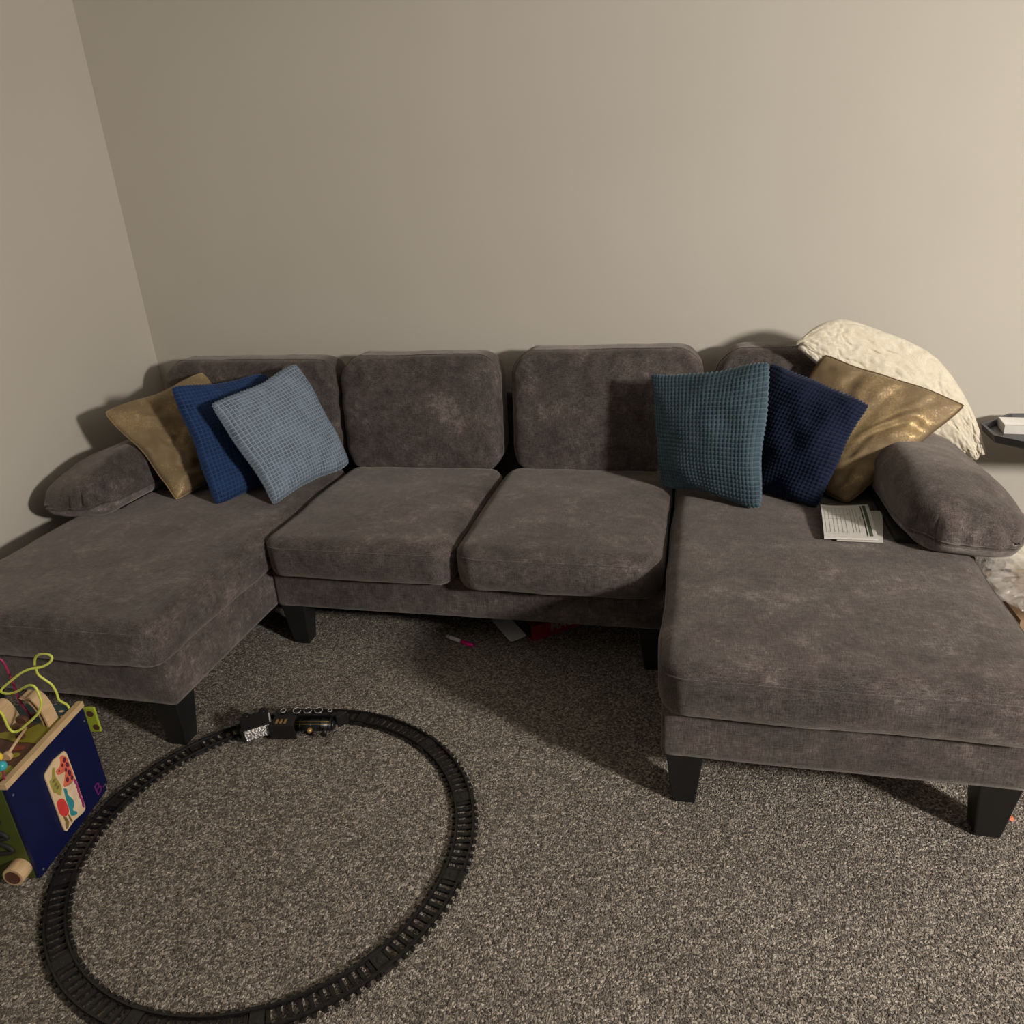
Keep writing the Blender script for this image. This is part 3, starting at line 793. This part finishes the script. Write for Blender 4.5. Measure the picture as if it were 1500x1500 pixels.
# printed puzzle card
cardpoly = [(.1994, .2317), (.158, .238), (.1165, .228), (.113, .220), (.1130, .060), (.1144, .0442), (.1200, .037), (.132, .039), (.1441, .0393), (.1538, .0405), (.178, .034), (.1936, .0311), (.202, .033), (.2060, .042), (.2065, .165), (.2050, .2200)]
b = MB(); b.prism(cardpoly, .0002, .005, lambda a, c, w: (w, a, c)); pc = b.build('picture_card', M['card_wood'], cube, bevel=.001)
def fig(name, poly, m, x=.0052, t=.0006, k=0):
    if k: poly = [tuple(p)[:2] for p in catmull([(a, c, 0) for a, c in poly] + [(*poly[0], 0)], k)][:-1]
    b = MB(); b.prism(poly, x, x + t, lambda a, c, w: (w, a, c)); return b.build(name, m, pc)
def oval(y, z, ry, rz, rot=0, n=14):
    return [(y + ry * math.cos(t * 2 * PI / n) * math.cos(rot) - rz * math.sin(t * 2 * PI / n) * math.sin(rot), z + ry * math.cos(t * 2 * PI / n) * math.sin(rot) + rz * math.sin(t * 2 * PI / n) * math.cos(rot)) for t in range(n)]
gir = fig('giraffe_print', [(.1766, .2290), (.1880, .2266), (.1990, .2094), (.2000, .1956), (.198, .1383), (.1578, .1488), (.1688, .1673), (.1777, .1815), (.1637, .1875), (.1511, .1960), (.1518, .2083), (.1651, .2080), (.1733, .2165)], M['p_orange'], k=3)
for (y, z, a, c, r) in ((.188, .212, .006, .007, 0), (.176, .205, .004, .005, 0), (.192, .193, .005, .009, .3), (.182, .185, .004, .006, 0), (.190, .168, .006, .010, .2), (.176, .158, .0055, .008, 0), (.193, .150, .005, .007, 0), (.160, .200, .003, .003, 0)):
    fig('spot_print', oval(y, z, a, c, r), M['p_dark'], .0059)
fig('crocodile_print', [(.1439, .2250), (.1491, .2180), (.1437, .2019), (.145, .1876), (.1490, .1689), (.1500, .1545), (.1403, .1400), (.132, .1471), (.1264, .1589), (.1213, .1632), (.1198, .177), (.1189, .1962), (.122, .2027), (.1297, .202), (.1368, .2150)], M['p_green'], k=3)
for (y, z) in ((.133, .192), (.134, .178), (.138, .166)): fig('scale_print', oval(y, z, .006, .004), M['p_olive'], .0059)
fig('wave_print', [(.150, .1545), (.1974, .1372), (.2030, .0471), (.1969, .0379), (.1501, .0564), (.1451, .0775)], M['p_white'])
fig('blue_creature_print', [(.1533, .1481), (.1631, .1376), (.1612, .1202), (.1709, .0952), (.17, .0798), (.1591, .0706), (.1695, .0557), (.1659, .0500), (.1483, .0622), (.1493, .0864), (.1500, .1200)], M['p_teal'], .0059, k=3)
fig('red_shorts_print', [(.1176, .1330), (.1302, .1346), (.1441, .1201), (.1479, .0878), (.14, .0758), (.1256, .0811), (.1170, .0960), (.1150, .110)], M['p_red'], .0059, k=3)
fig('leg_print', [(.122, .0850), (.131, .0748), (.1345, .0553), (.1263, .0440), (.1180, .0460), (.1200, .0580), (.1240, .0655)], M['p_olive'], .0059)
fig('leg_print', [(.1400, .0758), (.1438, .0657), (.1468, .0449), (.1418, .0471), (.1391, .0605)], M['p_olive'], .0059)
for k_, (y, z) in enumerate(((.199, .130), (.200, .114), (.199, .098), (.1985, .082), (.200, .066), (.1985, .053))):
    fig('vine_print', oval(y, z, .0045, .0095, .1 * (-1) ** k_), M['p_purple'], .0059)
text_mesh('logo_print', 'B.', .052, M['logo'], cube, Matrix(((0, 0, 1, .0006), (1, 0, 0, .262), (0, 1, 0, .020), (0, 0, 0, 1))) @ Matrix.Rotation(.10, 4, 'Z'), .0002)
# wooden arches on top
def arch(name, y0, y1, cx, rad, th, m, squash=.9):
    b = MB(); n = 16; V = []
    for i in range(n + 1):
        a = PI * i / n
        for (r, y) in ((rad, y0), (rad + th, y0), (rad + th, y1), (rad, y1)):
            V.append((cx + r * math.cos(a), y, .292 + r * math.sin(a) * squash))
    F_ = [(0, 1, 2, 3), (4 * n + 3, 4 * n + 2, 4 * n + 1, 4 * n)]
    for i in range(n):
        for k in range(4): F_.append((4 * i + k, 4 * i + (k + 1) % 4, 4 * i + 4 + (k + 1) % 4, 4 * i + 4 + k))
    b.add(V, F_, 0, False); return b.build(name, m, cube)
def rib(name, cx, y0, y1, wid, h, lean, m):
    """curved upright board, seen as a quarter ring"""
    b = MB(); n = 10; V = []
    for i in range(n + 1):
        t = i / n; z = .292 + h * math.sin(t * PI / 2); x = cx - lean * (1 - math.cos(t * PI / 2))
        V += [(x, y0, z), (x + .006, y0, z), (x + .006, y1, z), (x, y1, z)]
    F_ = [(0, 1, 2, 3), (4 * n + 3, 4 * n + 2, 4 * n + 1, 4 * n)]
    for i in range(n):
        for k in range(4): F_.append((4 * i + k, 4 * i + (k + 1) % 4, 4 * i + 4 + (k + 1) % 4, 4 * i + 4 + k))
    b.add(V, F_); return b.build(name, m, cube, bevel=.001)
rib('arch_board', -.048, .222, .262, 0, .088, .042, M['pinewood'])
rib('arch_board', -.034, .216, .256, 0, .092, .032, M['pinewood'])
rib('arch_board', -.128, .205, .245, 0, .075, .030, M['pinewood'])
b = MB(); b.cyl((-.066, .188, .316), (-.060, .102, .304), .0035, n=12); b.build('dowel', M['pinewood'], cube)
for q, (x, y, z, r, k) in enumerate(((-.078, .175, .300, .010, 'toy_brown'), (-.092, .200, .306, .011, 'toy_brown'), (-.060, .098, .300, .012, 'pinewood'), (-.102, .226, .31, .012, 'toy_brown'))):
    b = MB(); b.cyl((x, y - .006, z), (x, y + .006, z), r, n=18); b.build('roller', M[k], cube, bevel=.001)
# bead maze wires
W = [(.0028, .27, .296), (.0028, .27, .3403), (.0037, .2665, .3659), (-.0008, .2629, .3941), (-.0151, .2594, .4138), (-.0251, .2559, .4304), (-.0248, .2524, .4522), (-.0208, .2488, .4738), (-.0092, .2453, .4922), (.0079, .2418, .5009), (.0272, .2382, .5015), (.0345, .2347, .4942), (.0262, .2312, .4832), (.0091, .2276, .475), (-.0064, .2241, .4723), (-.0287, .2206, .471), (-.0535, .2171, .4617), (-.0844, .2135, .4414), (-.1135, .21, .4196), (-.1134, .2065, .4124), (-.0944, .2029, .4105), (-.0648, .1994, .4194), (-.0385, .1959, .4338), (-.0191, .1924, .442), (-.0047, .1888, .4383), (.002, .1853, .4216), (.0038, .1818, .3967), (-.0075, .1782, .3718), (-.0249, .1747, .3552), (-.0472, .1712, .3386), (-.0662, .1676, .3247), (-.0817, .1641, .322), (-.0881, .1606, .3362), (-.0865, .1571, .3668), (-.0879, .1535, .3916), (-.10, .14, .41), (-.13, .12, .40), (-.15, .10, .35), (-.155, .09, .294)]
# the wire leans over the tray: start it at the hole in the back right corner
W = [(-.020, .292, .292), (-.020, .290, .31)] + [(x - .024 * max(0, 1 - i / 14), y + .0, z) for i, (x, y, z) in enumerate(W[1:])]
b = MB(); b.tube(catmull(W, 4), .0032, 8); b.build('bead_wire', M['wire_green'], cube)
b = MB(); b.tube(catmull([(-.105, .26, .292), (-.1047, .24, .3612), (-.1045, .24, .4009), (-.1064, .24, .4373), (-.1095, .24, .4732), (-.1158, .238, .4911), (-.14, .22, .51), (-.18, .19, .49), (-.21, .17, .42), (-.22, .16, .292)], 5), .0032, 8)
b.build('bead_wire', M['wire_pink'], cube)
b = MB(); b.cyl((-.105, .262, .292), (-.105, .262, .305), .008, n=14); b.build('wire_socket', M['toy_brown'], cube)
b = MB(); b.sphere((-.044, .0546, .333), .012); b.build('bead', M['bead_yellow'], cube)
b = MB(); b.sphere((-.012, .0233, .334), .0125); b.build('bead', M['bead_cyan'], cube)
b = MB(); b.tube(catmull([(-.010, .016, .300), (-.012, .0233, .334), (-.044, .0546, .333), (-.08, .07, .36), (-.13, .07, .34), (-.15, .06, .292)], 5), .0022, 8); b.build('bead_wire', M['wire_pink'], cube)
# back activity board, lime with brown animal shapes
b = MB(); b.box(-.24, .020, .330, .338, .188, .270); ab = b.build('rear_board', M['toy_lime2'], cube, bevel=.003)
b = MB(); b.box(-.20, -.03, .318, .3305, .215, .245); b.build('board_mount', M['pinewood'], ab)
b = MB(); b.prism(oval(.004, .250, .010, .010), .3292, .3302, lambda a, c, w: (a, w, c)); b.build('animal_print', M['toy_brown'], ab)
b = MB(); b.prism(oval(.010, .205, .009, .010), .3292, .3302, lambda a, c, w: (a, w, c)); b.build('animal_print', M['toy_brown'], ab)
# front knob and snaking slot
b = MB(); b.cyl((-.037, .001, .044), (-.037, -.036, .044), .026, n=28); kb = b.build('knob', M['pinewood'], cube, bevel=.002)
b = MB(); b.cyl((-.037, -.0358, .044), (-.037, -.0370, .044), .019, n=24); b.build('knob_print', M['toy_brown'], kb)
b = MB(); b.tube(catmull([(-.062, -.002, .200), (-.05, -.002, .185), (-.082, -.002, .172), (-.052, -.002, .150), (-.046, -.002, .136), (-.085, -.002, .130), (-.050, -.002, .108), (-.046, -.002, .092), (-.085, -.002, .085), (-.12, -.002, .08)], 5), .006, 8)
b.build('snake_slot', M['dark'], cube)

# ------------------------------------------------------------------ right edge: tray table, boxes, plastic
tb = empty('tray_table', 'small dark grey tray table at the right wall beyond the sofa arm', 'table', (3.94, -.27, 0))
def octo(cx, cy, rx, ry, c, n=0): return [(cx - rx, cy - ry + c), (cx - rx + c, cy - ry), (cx + rx - c, cy - ry), (cx + rx, cy - ry + c), (cx + rx, cy + ry - c), (cx + rx - c, cy + ry), (cx - rx + c, cy + ry), (cx - rx, cy + ry - c)]
P8 = octo(0, 0, .42, .20, .13); P8i = octo(0, 0, .41, .19, .126)
b = MB(); b.prism(P8, .600, .608, lambda a, c, w: (a, c, w))
for i in range(8):
    j = (i + 1) % 8
    V = [(*P8[i], .604), (*P8[j], .604), (*P8i[j], .604), (*P8i[i], .604), (P8[i][0] * 1.02, P8[i][1] * 1.02, .628), (P8[j][0] * 1.02, P8[j][1] * 1.02, .628), (P8i[j][0] * 1.02, P8i[j][1] * 1.02, .628), (P8i[i][0] * 1.02, P8i[i][1] * 1.02, .628)]
    b.add(V, [(0, 3, 2, 1), (4, 5, 6, 7), (0, 1, 5, 4), (1, 2, 6, 5), (2, 3, 7, 6), (3, 0, 4, 7)])
b.build('tray_top', M['tray'], tb)
b = MB(); b.cyl((.22, 0, .02), (.22, 0, .600), .016, n=16); b.build('pole', M['tray'], tb)
b = MB(); b.cyl((.22, 0, 0), (.22, 0, .02), .15, .14, 32); b.build('foot', M['tray'], tb)
b = MB(); b.box(-.09, .09, -.055, .055, 0, .004); b.box(-.09, .09, -.055, -.052, .004, .030); b.box(-.09, .09, .052, .055, .004, .030); b.box(-.09, -.087, -.052, .052, .004, .030); b.box(.087, .09, -.052, .052, .004, .030)
wb = b.build('paper_tray_box', M['paper']); wb.location = (3.665, -.215, .6085); wb.rotation_euler = (0, 0, math.radians(-6))
tag(wb, 'white open paper box sitting on the dark tray table', 'box')

def open_box(name, label, loc, rz, w, d, h, flap=None, m='card'):
    e_ = empty(name, label, 'box', loc, (0, 0, rz), 'cardboard boxes beside the right arm'); t = .004
    b = MB(); b.box(-w / 2, w / 2, -d / 2, d / 2, 0, t); b.box(-w / 2, w / 2, -d / 2, -d / 2 + t, t, h); b.box(-w / 2, w / 2, d / 2 - t, d / 2, t, h)
    b.box(-w / 2, -w / 2 + t, -d / 2 + t, d / 2 - t, t, h); b.box(w / 2 - t, w / 2, -d / 2 + t, d / 2 - t, t, h)
    b.build('carton', M[m], e_)
    return e_
b1 = open_box('cardboard_box', 'taller brown cardboard box against the back wall right of sofa', (3.84, -.115, 0), 0, .28, .20, .205)
b = MB(); b.box(-.068, .01, -.1045, -.0995, .115, .150); lb = b.build('address_label', M['paper'], b1)
b = MB()
for k in range(7): b.box(-.061 + k * .006, -.059 + k * .006 + .001 * (k % 2), -.1052, -.1044, .122, .143)
b.build('barcode', M['black_print'], lb)
b2 = open_box('cardboard_box', 'lower brown cardboard box under the plastic bag beside right chaise', (3.72, -.60, 0), math.radians(2), .38, .34, .150)
b = MB(); b.box(-.185, .185, -.165, .165, .142, .1475); b.build('closed_flap', M['card'], b2)
b = MB(); b.box(-.135, -.10, -.1712, -.1698, .018, .036); b.build('dark_print', M['black_print'], b2)
cp = MB(); cp.box(-.12, .12, -.012, .012, 0, .155); pk = cp.build('mailer_package', M['cream_card'], None, bevel=.004); pk.location = (3.685, -.40, .1505); pk.rotation_euler = (math.radians(-12), 0, math.radians(3))
tag(pk, 'cream packet with yellow print standing behind the clear plastic bag', 'package')
b = MB(); b.prism(oval(-.025, .110, .026, .024), -.0135, -.0122, lambda a, c, w: (a, w, c)); b.build('yellow_print', M['yellow'], pk)
b = MB(); b.prism(oval(-.033, .112, .006, .007), -.0145, -.0132, lambda a, c, w: (a, w, c)); b.prism(oval(-.012, .100, .005, .007), -.0145, -.0132, lambda a, c, w: (a, w, c)); b.build('black_print', M['black_print'], pk)

def crumple(name, label, c, size, seed, m, sub=4):
    bm = bmesh.new(); bmesh.ops.create_icosphere(bm, subdivisions=sub, radius=1)
    for v in bm.verts:
        p = v.co.copy(); q = p * 2.2 + Vector((seed, 0, 0))
        r = 1.15 + .30 * noise.noise(q) - .55 * abs(noise.noise(q * 1.7)) - .30 * abs(noise.noise(q * 4.1)) + .05 * noise.noise(q * 9)
        v.co = Vector((p.x * size[0] * r, p.y * size[1] * r, max(p.z, -.75) * size[2] * r))
    zmin = min(v.co.z for v in bm.verts)
    for v in bm.verts: v.co.z -= zmin
    me = bpy.data.meshes.new(name); bm.to_mesh(me); bm.free()
    me.polygons.foreach_set('use_smooth', [False] * len(me.polygons))
    o = link(name, me, m); o.location = c; tag(o, label, 'bag', 'clear plastic wrappers on the low box'); return o
crumple('plastic_bag', 'crumpled clear plastic bag on the low cardboard box beside right chaise', (3.625, -.655, .1505), (.170, .150, .085), 3.3, M['film'])
crumple('plastic_bag', 'small crumpled clear wrapper lying highest against the right arm', (3.535, -.465, .1505), (.055, .045, .11), 8.1, M['film'], 4)

# ------------------------------------------------------------------ orange scrap by the front right leg
bm = bmesh.new(); bmesh.ops.create_icosphere(bm, subdivisions=2, radius=.011)
for v in bm.verts:
    v.co *= 1 + .3 * noise.noise(v.co * 120); v.co.z *= .45
me = bpy.data.meshes.new('orange_scrap'); bm.to_mesh(me); bm.free()
sc = link('orange_scrap', me, M['orange_bit']); sc.location = (3.300, -1.516, .005)
tag(sc, 'tiny orange scrap on carpet beside the front right sofa leg', 'scrap')

# ------------------------------------------------------------------ light
d = bpy.data.lights.new('room_lamp', 'AREA'); d.shape = 'DISK'; d.size = .38; d.energy = 166; d.color = (1.0, .925, .835)
lo_ = bpy.data.objects.new('room_lamp', d); COL.objects.link(lo_); lo_.location = (5.75, -3.55, 2.0)
lo_.rotation_euler = (Vector((2.5, -.6, .4)) - lo_.location).to_track_quat('-Z', 'Y').to_euler()
w = bpy.data.worlds.new('world'); scene.world = w; w.use_nodes = True
w.node_tree.nodes['Background'].inputs[0].default_value = (.8, .85, 1, 1); w.node_tree.nodes['Background'].inputs[1].default_value = .02

vs = scene.view_settings
vs.view_transform = 'Standard'; vs.look = 'None'; vs.exposure = 0; vs.gamma = 1; vs.use_curve_mapping = False
